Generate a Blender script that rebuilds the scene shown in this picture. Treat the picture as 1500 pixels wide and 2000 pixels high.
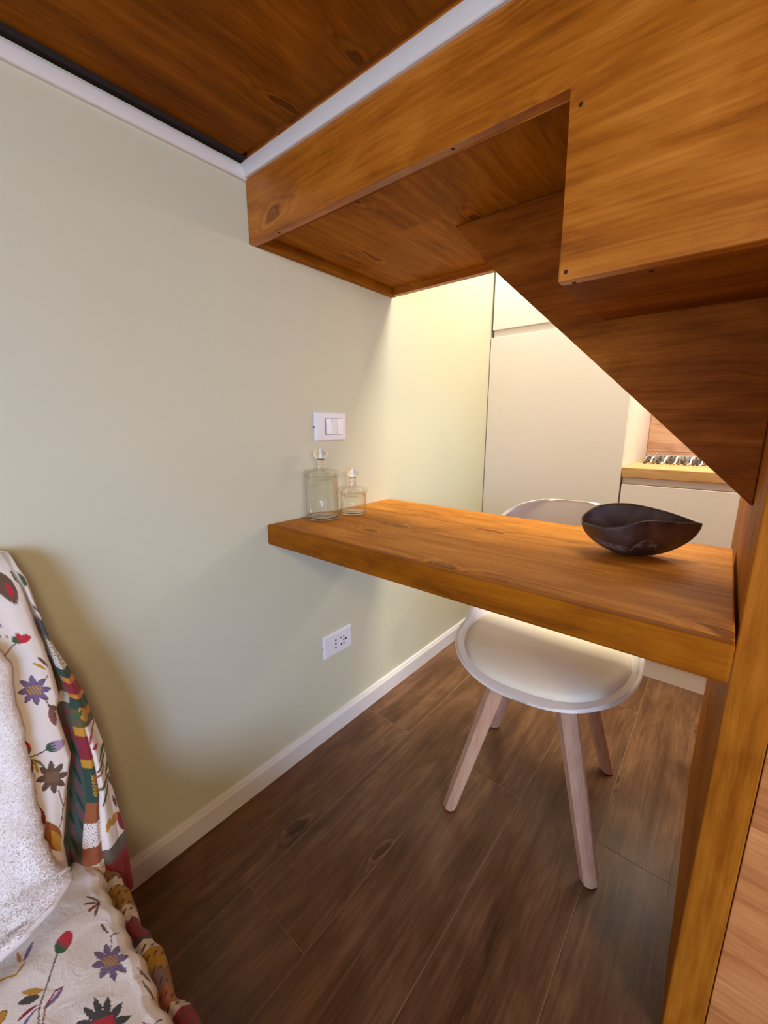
import bpy, bmesh, math, random
import numpy as np
from mathutils import Vector, Matrix

for o in list(bpy.data.objects):
    bpy.data.objects.remove(o)
S = bpy.context.scene
C = S.collection
random.seed(7)
rng = np.random.default_rng(7)

# ------------------------------------------------------------------ camera
cam_d = bpy.data.cameras.new('camera')
cam = bpy.data.objects.new('camera', cam_d)
C.objects.link(cam)
S.camera = cam
cam_d.sensor_fit = 'HORIZONTAL'
cam_d.sensor_width = 36.0
cam_d.lens = 798.1 / 1500 * 36.0
cam_d.clip_start = 0.02
yaw, pitch = math.radians(-39.73), math.radians(-11.985)
fw = Vector((math.sin(yaw) * math.cos(pitch), math.cos(yaw) * math.cos(pitch), math.sin(pitch)))
rt = Vector((math.cos(yaw), -math.sin(yaw), 0))
up = rt.cross(fw)
cam.matrix_world = Matrix(((rt.x, up.x, -fw.x, 0.8892), (rt.y, up.y, -fw.y, 0.0),
                           (rt.z, up.z, -fw.z, 1.0014), (0, 0, 0, 1)))

# ------------------------------------------------------------------ world, lights, exposure
W = bpy.data.worlds.new('daylight')
S.world = W
W.use_nodes = True
bg = W.node_tree.nodes['Background']
bg.inputs[0].default_value = (0.72, 0.85, 1.0, 1)
bg.inputs[1].default_value = 1.0
S.view_settings.view_transform = 'Standard'
S.view_settings.look = 'None'
S.view_settings.exposure = 0.0
S.view_settings.gamma = 1.0
S.view_settings.use_curve_mapping = False
S.cycles.transparent_max_bounces = 24


def area(name, loc, target, sx, sy, power, col):
    d = bpy.data.lights.new(name, 'AREA')
    d.shape = 'RECTANGLE'
    d.size, d.size_y, d.energy, d.color = sx, sy, power, col
    o = bpy.data.objects.new(name, d)
    C.objects.link(o)
    o.location = loc
    o.rotation_euler = (Vector(target) - Vector(loc)).to_track_quat('-Z', 'Y').to_euler()
    return o


# daylight through the window behind the camera; warm kitchen and loft lamps, two added fills
area('window_daylight', (3.28, -1.95, 1.62), (0.0, -1.95, 1.62), 1.1, 1.4, 158, (0.41, 0.59, 1.0))
area('kitchen_ceiling_lamp', (0.90, 1.44, 2.5), (0.90, 1.44, 0.0), 1.0, 0.55, 46, (1.0, 0.93, 0.76))
area('kitchen_strip_fill', (1.32, 2.06, 1.38), (1.0, 1.0, 0.45), 1.1, 0.05, 6, (1.0, 0.93, 0.78))
area('loft_lamp', (2.3, -0.35, 1.40), (0.3, 0.45, 1.0), 0.25, 0.25, 12, (1.0, 0.82, 0.52))
area('room_fill', (2.2, -2.0, 2.5), (2.2, -2.0, 0.0), 0.5, 0.5, 12, (1.0, 0.78, 0.50))  # unseen warm fill, added to lift the sofa's shadow on the wall


# ------------------------------------------------------------------ helpers
def srgb(r, g, b):
    def f(c):
        c /= 255.0
        return c / 12.92 if c <= 0.04045 else ((c + 0.055) / 1.055) ** 2.4
    return (f(r), f(g), f(b), 1.0)


def mesh_obj(name, bm, mat, parent=None, smooth=False, world=True):
    me = bpy.data.meshes.new(name)
    bmesh.ops.recalc_face_normals(bm, faces=bm.faces)
    bm.to_mesh(me)
    bm.free()
    return link(name, me, mat, parent, smooth)


def link(name, me, mat, parent=None, smooth=False):
    if smooth:
        me.polygons.foreach_set('use_smooth', [True] * len(me.polygons))
    if mat is not None and not me.materials:
        me.materials.append(mat)
    o = bpy.data.objects.new(name, me)
    C.objects.link(o)
    if parent is not None:
        adopt(o, parent)
    return o


def world_of(o):
    m = o.matrix_basis.copy()
    while o.parent is not None:
        m = o.parent.matrix_basis @ o.matrix_parent_inverse @ m if False else \
            o.parent.matrix_basis @ (o.matrix_parent_inverse @ m)
        o = o.parent
    return m


def adopt(o, parent):
    """parent while the mesh keeps its own coordinates as room coordinates"""
    m = world_of(parent)
    o.parent = parent
    o.matrix_parent_inverse = m.inverted()


def thing(name, label, cat, loc=(0, 0, 0), rz=0.0, group=None):
    o = bpy.data.objects.new(name, None)
    o.empty_display_size = 0.05
    C.objects.link(o)
    o.location = loc
    o.rotation_euler = (0, 0, rz)
    tag(o, label, cat, group)
    return o


def tag(o, label, cat, group=None):
    o['label'] = label
    o['category'] = cat
    if group:
        o['group'] = group
    return o


def structure(o, label=None):
    o['kind'] = 'structure'
    if label:
        o['label'] = label
    return o


def box(x0, x1, y0, y1, z0, z1, bev=0.0, seg=2, bm=None):
    b = bmesh.new()
    v = [b.verts.new((x, y, z)) for x in (x0, x1) for y in (y0, y1) for z in (z0, z1)]
    for f in ((0, 1, 3, 2), (4, 6, 7, 5), (0, 4, 5, 1), (2, 3, 7, 6), (0, 2, 6, 4), (1, 5, 7, 3)):
        b.faces.new([v[i] for i in f])
    if bev > 0:
        bmesh.ops.bevel(b, geom=list(b.edges), offset=bev, segments=seg, profile=0.5, affect='EDGES')
    if bm is None:
        return b
    me = bpy.data.meshes.new('t')
    b.to_mesh(me)
    b.free()
    bm.from_mesh(me)
    bpy.data.meshes.remove(me)
    return bm


def prism_xz(pts, y0, y1, bev=0.0):
    b = bmesh.new()
    lo = [b.verts.new((x, y0, z)) for x, z in pts]
    hi = [b.verts.new((x, y1, z)) for x, z in pts]
    b.faces.new(lo)
    b.faces.new(hi[::-1])
    n = len(pts)
    for i in range(n):
        b.faces.new((lo[i], lo[(i + 1) % n], hi[(i + 1) % n], hi[i]))
    if bev:
        bmesh.ops.bevel(b, geom=list(b.edges), offset=bev, segments=2, profile=0.5, affect='EDGES')
    return b


def lathe(prof, cx, cy, n=48, close=False):
    b = bmesh.new()
    rings = []
    for r, z in prof:
        if r < 1e-6:
            rings.append([b.verts.new((cx, cy, z))])
        else:
            rings.append([b.verts.new((cx + r * math.cos(2 * math.pi * k / n), cy + r * math.sin(2 * math.pi * k / n), z))
                          for k in range(n)])
    seq = list(zip(rings[:-1], rings[1:]))
    if close:
        seq.append((rings[-1], rings[0]))
    for A, B in seq:
        if len(A) == 1 and len(B) == 1:
            continue
        for k in range(n):
            k2 = (k + 1) % n
            if len(A) == 1:
                b.faces.new((A[0], B[k], B[k2]))
            elif len(B) == 1:
                b.faces.new((A[k], A[k2], B[0]))
            else:
                b.faces.new((A[k], A[k2], B[k2], B[k]))
    return b


def grid_mesh(name, P, closed_u=False):
    nu, nv = P.shape[:2]
    me = bpy.data.meshes.new(name)
    idx = np.arange(nu * nv).reshape(nu, nv)
    a = idx if closed_u else idx[:-1]
    nxt = np.roll(idx, -1, 0) if closed_u else idx[1:]
    q = np.stack([a[:, :-1], nxt[:, :-1], nxt[:, 1:], a[:, 1:]], -1).reshape(-1, 4)
    me.vertices.add(nu * nv)
    me.vertices.foreach_set('co', P.reshape(-1).astype(np.float32))
    me.loops.add(q.size)
    me.loops.foreach_set('vertex_index', q.reshape(-1).astype(np.int32))
    me.polygons.add(len(q))
    me.polygons.foreach_set('loop_start', np.arange(0, q.size, 4, dtype=np.int32))
    me.polygons.foreach_set('loop_total', np.full(len(q), 4, dtype=np.int32))
    me.update(calc_edges=True)
    me.validate()
    return me


# ------------------------------------------------------------------ materials
class NT:
    def __init__(self, name):
        self.m = bpy.data.materials.new(name)
        self.m.use_nodes = True
        self.t = self.m.node_tree
        self.bsdf = self.t.nodes['Principled BSDF']
        self.out = self.t.nodes['Material Output']

    def n(self, typ, **kw):
        nd = self.t.nodes.new(typ)
        for k, v in kw.items():
            setattr(nd, k, v)
        return nd

    def l(self, a, b):
        self.t.links.new(a, b)

    def val(self, sock, v):
        if hasattr(v, 'links') or hasattr(v, 'is_linked'):
            self.l(v, sock)
        else:
            sock.default_value = v

    def math(self, op, a, b=0.0, c=None, clamp=False):
        nd = self.n('ShaderNodeMath', operation=op, use_clamp=clamp)
        self.val(nd.inputs[0], a)
        self.val(nd.inputs[1], b)
        if c is not None:
            self.val(nd.inputs[2], c)
        return nd.outputs[0]

    def mix(self, fac, a, b, blend='MIX'):
        nd = self.n('ShaderNodeMix', data_type='RGBA', blend_type=blend)
        self.val(nd.inputs[0], fac)
        self.val(nd.inputs[6], a)
        self.val(nd.inputs[7], b)
        return nd.outputs[2]

    def noise(self, vec, scale, detail=3.0, rough=0.55, dist=0.0):
        nd = self.n('ShaderNodeTexNoise')
        self.l(vec, nd.inputs['Vector'])
        nd.inputs['Scale'].default_value = scale
        nd.inputs['Detail'].default_value = detail
        nd.inputs['Roughness'].default_value = rough
        nd.inputs['Distortion'].default_value = dist
        return nd.outputs['Fac']

    def ramp(self, fac, stops):
        nd = self.n('ShaderNodeValToRGB')
        cr = nd.color_ramp
        while len(cr.elements) < len(stops):
            cr.elements.new(0.5)
        for e, (p, c) in zip(cr.elements, stops):
            e.position = p
            e.color = c if len(c) == 4 else (*c, 1)
        self.l(fac, nd.inputs[0])
        return nd.outputs[0]

    def coords(self, g='X', c='Y', rand=False):
        tc = self.n('ShaderNodeTexCoord')
        sp = self.n('ShaderNodeSeparateXYZ')
        self.l(tc.outputs['Object'], sp.inputs[0])
        rest = [a for a in 'XYZ' if a not in (g, c)][0]
        cb = self.n('ShaderNodeCombineXYZ')
        gs = sp.outputs[g]
        cs = sp.outputs[c]
        if rand:
            oi = self.n('ShaderNodeObjectInfo')
            gs = self.math('ADD', gs, self.math('MULTIPLY', oi.outputs['Random'], 37.0))
            cs = self.math('ADD', cs, self.math('MULTIPLY', oi.outputs['Random'], 11.0))
        self.l(gs, cb.inputs[0])
        self.l(cs, cb.inputs[1])
        self.l(sp.outputs[rest], cb.inputs[2])
        return cb.outputs[0]

    def scaled(self, vec, sx, sy, sz):
        nd = self.n('ShaderNodeVectorMath', operation='MULTIPLY')
        self.l(vec, nd.inputs[0])
        nd.inputs[1].default_value = (sx, sy, sz)
        return nd.outputs[0]

    def bump(self, h, strength, dist=0.002):
        nd = self.n('ShaderNodeBump')
        nd.inputs['Strength'].default_value = strength
        nd.inputs['Distance'].default_value = dist
        self.l(h, nd.inputs['Height'])
        self.l(nd.outputs[0], self.bsdf.inputs['Normal'])

    def set(self, **kw):
        for k, v in kw.items():
            self.val(self.bsdf.inputs[k.replace('_', ' ')], v)
        return self.m


def wood(name, g, c, light, mid, dark, stave=0.09, length=0.6, rough=0.36, rand=False, stave_amt=0.35,
         blotch=0.5, knots=True, spec=0.2, seed=0.0, gate_at=0.45):
    T = NT(name)
    v = T.coords(g, c, rand)
    off = T.n('ShaderNodeVectorMath', operation='ADD')
    T.l(v, off.inputs[0])
    off.inputs[1].default_value = (seed * 3.7, seed * 1.3, seed * 2.1)
    v = off.outputs[0]
    br = T.n('ShaderNodeTexBrick')
    T.l(v, br.inputs['Vector'])
    br.inputs['Color1'].default_value = (0, 0, 0, 1)
    br.inputs['Color2'].default_value = (1, 1, 1, 1)
    br.inputs['Mortar'].default_value = (0.5, 0.5, 0.5, 1)
    br.inputs['Scale'].default_value = 1.0
    br.inputs['Mortar Size'].default_value = 0.0
    br.inputs['Brick Width'].default_value = length
    br.inputs['Row Height'].default_value = stave
    br.offset = 0.37
    sv = T.math('MULTIPLY', br.outputs['Color'], 1.0)
    # each stave carries its own grain
    sh = T.n('ShaderNodeCombineXYZ')
    T.l(T.math('MULTIPLY', sv, 9.0), sh.inputs[0])
    T.l(T.math('MULTIPLY', sv, 5.0), sh.inputs[2])
    ad = T.n('ShaderNodeVectorMath', operation='ADD')
    T.l(v, ad.inputs[0])
    T.l(sh.outputs[0], ad.inputs[1])
    vs = ad.outputs[0]
    vo = T.n('ShaderNodeTexVoronoi', feature='F1', voronoi_dimensions='2D')
    warp = T.n('ShaderNodeTexNoise')
    T.l(T.scaled(vs, 2.0, 5.0, 5.0), warp.inputs['Vector'])
    wv = T.n('ShaderNodeVectorMath', operation='MULTIPLY_ADD')
    T.l(warp.outputs['Color'], wv.inputs[0])
    wv.inputs[1].default_value = (0.25, 0.35, 0.0)
    T.l(T.scaled(vs, 2.6, 6.5, 0.0), wv.inputs[2])
    T.l(wv.outputs[0], vo.inputs['Vector'])
    vo.inputs['Scale'].default_value = 1.0
    sepc = T.n('ShaderNodeSeparateColor')
    T.l(vo.outputs['Color'], sepc.inputs[0])
    gate = T.math('GREATER_THAN', sepc.outputs[0], gate_at)
    dist = vo.outputs['Distance']
    near = T.math('MULTIPLY', T.math('SUBTRACT', 1.0, T.math('MULTIPLY', dist, 3.2), clamp=True), gate)
    near = T.math('MULTIPLY', near, near)
    # grain lines bend round the knots
    bend = T.n('ShaderNodeCombineXYZ')
    T.l(T.math('MULTIPLY', near, 0.05), bend.inputs[1])
    ab = T.n('ShaderNodeVectorMath', operation='ADD')
    T.l(vs, ab.inputs[0])
    T.l(bend.outputs[0], ab.inputs[1])
    if knots:
        vs = ab.outputs[0]
    grain = T.noise(T.scaled(vs, 1.6, 22, 22), 1.0, 5.0, 0.6, 0.9)
    mid_g = T.noise(T.scaled(vs, 3.0, 75, 75), 1.0, 4.0, 0.65, 0.5)
    fine = T.noise(T.scaled(vs, 14, 190, 190), 1.0, 3.0, 0.6, 0.2)
    blot = T.noise(T.scaled(vs, 4.5, 10.0, 10.0), 1.0, 4.0, 0.6, 0.8)
    f = T.math('ADD', T.math('MULTIPLY', grain, 0.40), T.math('MULTIPLY', blot, blotch))
    f = T.math('ADD', f, T.math('MULTIPLY', mid_g, 0.30))
    f = T.math('ADD', f, T.math('MULTIPLY', T.math('SUBTRACT', fine, 0.5), 0.26))
    f = T.math('ADD', f, T.math('MULTIPLY', T.math('SUBTRACT', sv, 0.5), stave_amt * 0.5))
    if knots:
        rings = T.math('SINE', T.math('MULTIPLY', dist, 75.0))
        f = T.math('ADD', f, T.math('MULTIPLY', T.math('MULTIPLY', rings, near), 0.16))
    col = T.ramp(f, [(0.40, dark), (0.585, mid), (0.78, light)])
    if knots:
        core = T.math('MULTIPLY', T.math('SUBTRACT', 1.0, T.math('MULTIPLY', dist, 13.0), clamp=True), gate)
        core = T.math('MULTIPLY', T.math('POWER', core, 0.5), 0.75)
        col = T.mix(core, col, (dark[0] * 0.45, dark[1] * 0.40, dark[2] * 0.4, 1))
    T.l(col, T.bsdf.inputs['Base Color'])
    T.bsdf.inputs['Roughness'].default_value = rough
    T.bsdf.inputs['Specular IOR Level'].default_value = spec
    T.bump(T.math('ADD', T.math('ADD', T.math('MULTIPLY', grain, 0.5), T.math('MULTIPLY', mid_g, 0.5)), T.math('MULTIPLY', fine, 0.4)), 0.3, 0.0015)
    return T.m


HL, HM, HD = srgb(212, 134, 48), srgb(178, 102, 24), srgb(130, 66, 10)
wood_xz = wood('honey_pine_front', 'X', 'Z', HL, HM, HD, 9.0, 90.0, stave_amt=0.0, spec=0.4)
wood_xy = wood('honey_pine_top', 'X', 'Y', srgb(226, 154, 64), srgb(196, 124, 36), srgb(146, 84, 18), 9.0, 90.0, rough=0.55, stave_amt=0.0, spec=0.12)
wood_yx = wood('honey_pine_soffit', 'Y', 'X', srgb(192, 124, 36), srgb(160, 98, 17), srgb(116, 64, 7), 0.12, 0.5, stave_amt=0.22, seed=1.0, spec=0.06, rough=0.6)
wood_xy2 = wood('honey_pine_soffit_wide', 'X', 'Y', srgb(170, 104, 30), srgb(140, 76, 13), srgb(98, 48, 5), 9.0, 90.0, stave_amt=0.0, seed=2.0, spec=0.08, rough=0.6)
wood_ceiling = wood('dark_stained_ceiling', 'Y', 'X', srgb(166, 98, 16), srgb(134, 74, 6), srgb(96, 48, 2), 9.0, 90.0, stave_amt=0.0, spec=0.06, rough=0.6, seed=3.0)
wood_zy = wood('honey_pine_side', 'Z', 'Y', srgb(186, 124, 44), srgb(156, 94, 24), srgb(112, 60, 11), 0.2, 2.5, stave_amt=0.2, seed=4.0)
wood_zx = wood('honey_pine_upright', 'Z', 'X', srgb(206, 134, 52), srgb(178, 108, 28), srgb(138, 76, 13), 9.0, 90.0, stave_amt=0.0, knots=False, seed=5.0, blotch=0.35, spec=0.08, rough=0.5)
wood_diag = wood('honey_pine_stringer', 'X', 'Z', srgb(200, 122, 48), srgb(166, 92, 25), srgb(118, 58, 11), 9.0, 90.0, stave_amt=0.0, spec=0.1, rough=0.5, seed=6.0)
wood_block = wood('honey_butcher_block', 'X', 'Z', srgb(226, 158, 98), srgb(200, 130, 74), srgb(156, 94, 48), 0.055, 0.35, stave_amt=0.26, seed=7.0, knots=False)
wood_floor = wood('brown_oak_plank', 'Y', 'X', srgb(142, 103, 73), srgb(108, 74, 49), srgb(72, 45, 29), 50.0, 300.0, rough=0.30, rand=True, stave_amt=0.0, spec=0.35, gate_at=0.78)
wood_counter = wood('pale_oak_worktop', 'X', 'Z', srgb(224, 186, 132), srgb(208, 166, 110), srgb(180, 134, 82), 0.3, 2.0, stave_amt=0.1, knots=False)
wood_splash = wood('pinkish_oak_board', 'X', 'Z', srgb(226, 184, 154), srgb(206, 160, 128), srgb(168, 120, 90), 50.0, 300.0, rand=True, stave_amt=0.0)
wood_beech = wood('pale_beech', 'Z', 'X', srgb(230, 188, 160), srgb(218, 172, 142), srgb(198, 148, 118), 0.5, 3.0, stave_amt=0.0, blotch=0.4, knots=False, rough=0.45)


def paint(name, col, rough=0.6, bump=0.0, scale=300.0, spec=0.4, var=0.0):
    T = NT(name)
    v = T.coords('X', 'Y')
    nz = T.noise(v, scale, 3.0)
    if var:
        nb = T.noise(v, 2.5, 3.0)
        c2 = tuple(c * (1 - var) for c in col[:3]) + (1,)
        T.l(T.mix(nb, c2, col), T.bsdf.inputs['Base Color'])
    else:
        T.bsdf.inputs['Base Color'].default_value = col
    T.bsdf.inputs['Roughness'].default_value = rough
    T.bsdf.inputs['Specular IOR Level'].default_value = spec
    if bump:
        T.bump(nz, bump, 0.001)
    return T.m


m_wall = paint('sage_wall_paint', srgb(214, 212, 186), 0.7, 0.12, 260, 0.3, 0.03)
m_white_wall = paint('white_wall_paint', srgb(236, 232, 222), 0.8, 0.1, 260, 0.2)
m_lacquer = paint('white_cabinet_lacquer', srgb(242, 237, 230), 0.32, 0.0, 10, 0.45)
m_trim = paint('white_satin_trim', srgb(232, 228, 226), 0.4, 0.04, 80, 0.4)
m_plate = paint('white_plastic', srgb(240, 240, 246), 0.28, 0.0, 10, 0.5)
m_dark = paint('dark_gap', srgb(28, 24, 22), 0.8, 0.0, 10, 0.1)
m_gap = paint('gap_shade_strip', srgb(52, 42, 40), 0.9, 0.3, 400, 0.1)
m_screw = paint('dark_screw_head', srgb(60, 34, 16), 0.5, 0.2, 300, 0.4)
m_shell = paint('white_moulded_plastic', srgb(236, 228, 220), 0.34, 0.0, 10, 0.5)
m_pad = paint('cream_leatherette', srgb(240, 229, 205), 0.42, 0.15, 420, 0.4)
m_metal_dark = paint('black_rubber', srgb(24, 22, 22), 0.6)


# ------------------------------------------------------------------ setting
KY = 2.42      # kitchen back wall
HALL = 2.6     # full height
wl = structure(mesh_obj('wall_left', box(-0.1, 0, -2.6, KY, 0, HALL), m_wall))
wb = structure(mesh_obj('wall_back', box(-0.1, 3.3, KY, KY + 0.1, 0, HALL), m_white_wall))
structure(mesh_obj('wall_front', box(-0.1, 3.3, -2.7, -2.6, 0, HALL), m_white_wall))
bm = bmesh.new()
wy0, wy1, wz0, wz1 = -2.55, -1.35, 0.85, 2.4
for a in ((-2.6, KY, 0, wz0), (-2.6, KY, wz1, HALL), (-2.6, wy0, wz0, wz1), (wy1, KY, wz0, wz1)):
    box(3.2, 3.3, a[0], a[1], a[2], a[3], bm=bm)
structure(mesh_obj('wall_right', bm, m_white_wall))
structure(mesh_obj('ceiling_upper', box(-0.1, 3.3, -2.7, KY + 0.1, HALL, HALL + 0.1), m_white_wall))
fl = structure(mesh_obj('floor', box(-0.1, 3.3, -2.7, KY + 0.1, -0.12, -0.0007), paint('joint_glint_underlay', srgb(150, 124, 100), 0.6)))  # pale underlay colour shows in the joints as glints on plank edges

# floor planks, 190 mm wide, butt joints staggered by half a plank
gap = 0.0006
plank_mesh = {}
for k in range(10):
    x0 = 0.01 + 0.19 * k
    ys = [-1.44, -0.24, 0.96, 2.16, KY - 0.01] if k % 2 == 0 else [-1.44, -0.84, 0.36, 1.56, KY - 0.01]
    for ya, yb_ in zip(ys[:-1], ys[1:]):
        L = round(yb_ - ya, 4)
        if L not in plank_mesh:
            b = box(-0.095 + gap, 0.095 - gap, -L / 2 + gap, L / 2 - gap, -0.0105, 0, 0.0008, 1)
            me = bpy.data.meshes.new('plank')
            bmesh.ops.recalc_face_normals(b, faces=b.faces)
            b.to_mesh(me)
            b.free()
            me.materials.append(wood_floor)
            plank_mesh[L] = me
        o = bpy.data.objects.new('plank', plank_mesh[L])
        C.objects.link(o)
        o.location = (x0 + 0.095, (ya + yb_) / 2, 0)
        o.parent = fl

# baseboard: flat board with a rounded, stepped top
prof = [(0.0, 0.0), (0.013, 0.0), (0.013, 0.052), (0.0115, 0.0565), (0.009, 0.0585), (0.0085, 0.0625), (0.006, 0.0655), (0.0, 0.0665)]
b = bmesh.new()
A = [b.verts.new((x, -2.6, z)) for x, z in prof]
B = [b.verts.new((x, 1.82, z)) for x, z in prof]
b.faces.new(A)
b.faces.new(B[::-1])
for i in range(len(prof)):
    j = (i + 1) % len(prof)
    b.faces.new((A[i], A[j], B[j], B[i]))
structure(mesh_obj('baseboard_left', b, m_trim))

# loft deck over the camera: wooden ceiling panel, dark gap strip, white half-round trims
lc = structure(mesh_obj('ceiling', box(0.014, 3.2, -1.25, 0.581, 1.5635, 1.60), wood_ceiling), 'dark stained wooden ceiling panel of the low loft')
structure(mesh_obj('trim_1', box(0.0, 0.0135, -1.25, 0.593, 1.5535, 1.60), m_gap), 'dark gap strip between wooden ceiling and white trim')  # solid strip in the open gap, its shade put in as dark colour


def half_round_strip(axis, a0, a1, fixed, z0, z1, depth):
    pr = [(0.0, z0)]
    n = 8
    zc, hz = (z0 + z1) / 2, (z1 - z0) / 2
    for i in range(n + 1):
        t = -math.pi / 2 + math.pi * i / n
        pr.append((depth * (0.55 + 0.45 * math.cos(t)), zc + hz * math.sin(t)))
    pr.append((0.0, z1))
    bb = bmesh.new()
    E0, E1 = [], []
    for d, z in pr:
        if axis == 'Y':
            E0.append(bb.verts.new((fixed + d, a0, z)))
            E1.append(bb.verts.new((fixed + d, a1, z)))
        else:
            E0.append(bb.verts.new((a0, fixed - d, z)))
            E1.append(bb.verts.new((a1, fixed - d, z)))
    bb.faces.new(E0)
    bb.faces.new(E1[::-1])
    for i in range(len(pr)):
        j = (i + 1) % len(pr)
        bb.faces.new((E0[i], E0[j], E1[j], E1[i]))
    return bb


structure(mesh_obj('trim_2', half_round_strip('Y', -1.25, 0.593, 0.0, 1.5215, 1.5475, 0.011), m_trim))
structure(mesh_obj('trim_3', half_round_strip('X', 0.0, 3.2, 0.593, 1.5245, 1.556, 0.010), m_trim))

# window behind the camera that lets the daylight in
win = structure(bpy.data.objects.new('window_1', None))
C.objects.link(win)
win.location = (3.25, (wy0 + wy1) / 2, wz0)
wym = (wy0 + wy1) / 2
for a in ((wy0, wy0 + 0.06, wz0, wz1), (wy1 - 0.06, wy1, wz0, wz1), (wy0 + 0.06, wy1 - 0.06, wz0, wz0 + 0.06), (wy0 + 0.06, wy1 - 0.06, wz1 - 0.06, wz1),
          (wym - 0.03, wym + 0.03, wz0 + 0.06, wz1 - 0.06)):
    mesh_obj('window_frame', box(3.23, 3.28, a[0], a[1], a[2], a[3]), m_white_wall, win)

# ------------------------------------------------------------------ loft staircase (boards of stained pine)
st = thing('loft_staircase', 'honey-stained pine underside of the loft stairs above the table', 'staircase', (0.958, 0.95, 0))
YB, YB2, ZB, ZN, XN, YD = 0.5934, 1.110, 1.3994, 1.1833, 0.6901, 0.855
fb = mesh_obj('front_board', prism_xz([(0.001, ZB), (XN, ZB), (XN, ZN), (3.195, ZN), (3.195, 1.60), (0.001, 1.60)], YB, YB + 0.02, 0.0025), wood_xz, st)
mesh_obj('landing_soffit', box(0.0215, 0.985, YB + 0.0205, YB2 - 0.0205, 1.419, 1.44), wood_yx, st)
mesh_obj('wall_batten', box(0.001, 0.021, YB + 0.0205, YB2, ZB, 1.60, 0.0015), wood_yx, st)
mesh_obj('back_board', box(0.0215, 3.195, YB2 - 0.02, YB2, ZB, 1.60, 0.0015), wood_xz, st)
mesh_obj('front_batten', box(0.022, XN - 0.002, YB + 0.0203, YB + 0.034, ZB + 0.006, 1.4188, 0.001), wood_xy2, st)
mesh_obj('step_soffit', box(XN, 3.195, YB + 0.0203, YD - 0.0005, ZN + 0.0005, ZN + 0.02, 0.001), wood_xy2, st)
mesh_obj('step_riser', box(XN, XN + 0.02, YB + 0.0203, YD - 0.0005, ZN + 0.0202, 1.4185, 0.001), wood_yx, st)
sg = mesh_obj('stringer', prism_xz([(0.376, 1.4185), (0.470, 1.315), (0.744, 1.0545), (0.9315, 0.876), (0.9315, 1.4185)], YD, YD + 0.025, 0.0015), wood_diag, st)
mesh_obj('side_panel', box(0.932, 0.980, 0.664, 1.414, 0.0, ZN, 0.002), wood_zx, st)
mesh_obj('closet_panel', box(0.9812, 3.195, 0.6655, 0.70, 0.0, ZN - 0.0005, 0.001), wood_block, st)
for (x, z) in ((0.700, 1.194), (0.701, 1.375), (0.05, 1.414), ):
    if z > 1.40:
        continue
    s = mesh_obj('screw', lathe([(0, -0.0006), (0.0016, -0.0008), (0.0028, 0.0), (0.0028, 0.002), (0, 0.002)], 0, 0, 12), m_screw, None)
    s.data.transform(Matrix.Translation((x, YB, z)) @ Matrix.Rotation(-math.pi / 2, 4, 'X'))
    adopt(s, st)
for (x, y, z) in ((0.707, 0.607, ZN), (0.79, 0.625, ZN), (0.045, 0.627, ZB + 0.006), (0.10, 0.603, ZB), (0.52, 0.603, ZB)):
    s = mesh_obj('screw', lathe([(0, -0.0008), (0.0018, -0.001), (0.003, 0.0), (0.003, 0.002), (0, 0.002)], x, y, 12), m_screw, None)
    s.data.transform(Matrix.Translation((0, 0, z)))
    adopt(s, st)

# ------------------------------------------------------------------ wall table
tb = thing('wall_table', 'thick honey-stained pine table top fixed between green wall and stair panel', 'table', (0.46, 0.845, 0.698))
wood_lip = wood('shaded_honey_edge', 'X', 'Z', srgb(178, 106, 14), srgb(150, 84, 7), srgb(110, 56, 3), 9.0, 90.0, rough=0.5, stave_amt=0.0, spec=0.1, seed=8.0)  # lipping toned darker, the weaker light on this face painted in
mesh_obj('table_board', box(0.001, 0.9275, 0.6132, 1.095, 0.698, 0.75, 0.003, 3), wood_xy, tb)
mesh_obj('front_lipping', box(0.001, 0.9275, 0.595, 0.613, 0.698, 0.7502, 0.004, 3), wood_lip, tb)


# ------------------------------------------------------------------ switch and socket plates
def plate(name, label, cat, y0, y1, z0, z1):
    t = thing(name, label, cat, (0.0, (y0 + y1) / 2, z0))
    b = bmesh.new()
    pr = [(0.0005, 0.0), (0.005, 0.0), (0.0095, 0.004), (0.0095, 0.007)]
    rings = []
    for d, i in pr:
        rings.append([b.verts.new((d, y, z)) for y, z in ((y0 + i, z0 + i), (y1 - i, z0 + i), (y1 - i, z1 - i), (y0 + i, z1 - i))])
    for R0, R1 in zip(rings[:-1], rings[1:]):
        for k in range(4):
            b.faces.new((R0[k], R0[(k + 1) % 4], R1[(k + 1) % 4], R1[k]))
    b.faces.new(rings[0][::-1])
    b.faces.new(rings[-1])
    mesh_obj('cover_plate', b, m_plate, t)
    mesh_obj('release_notch', box(0.0012, 0.0042, y0 - 0.0006, y0 + 0.001, (z0 + z1) / 2 - 0.004, (z0 + z1) / 2 + 0.001), m_dark, t)
    return t


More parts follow.
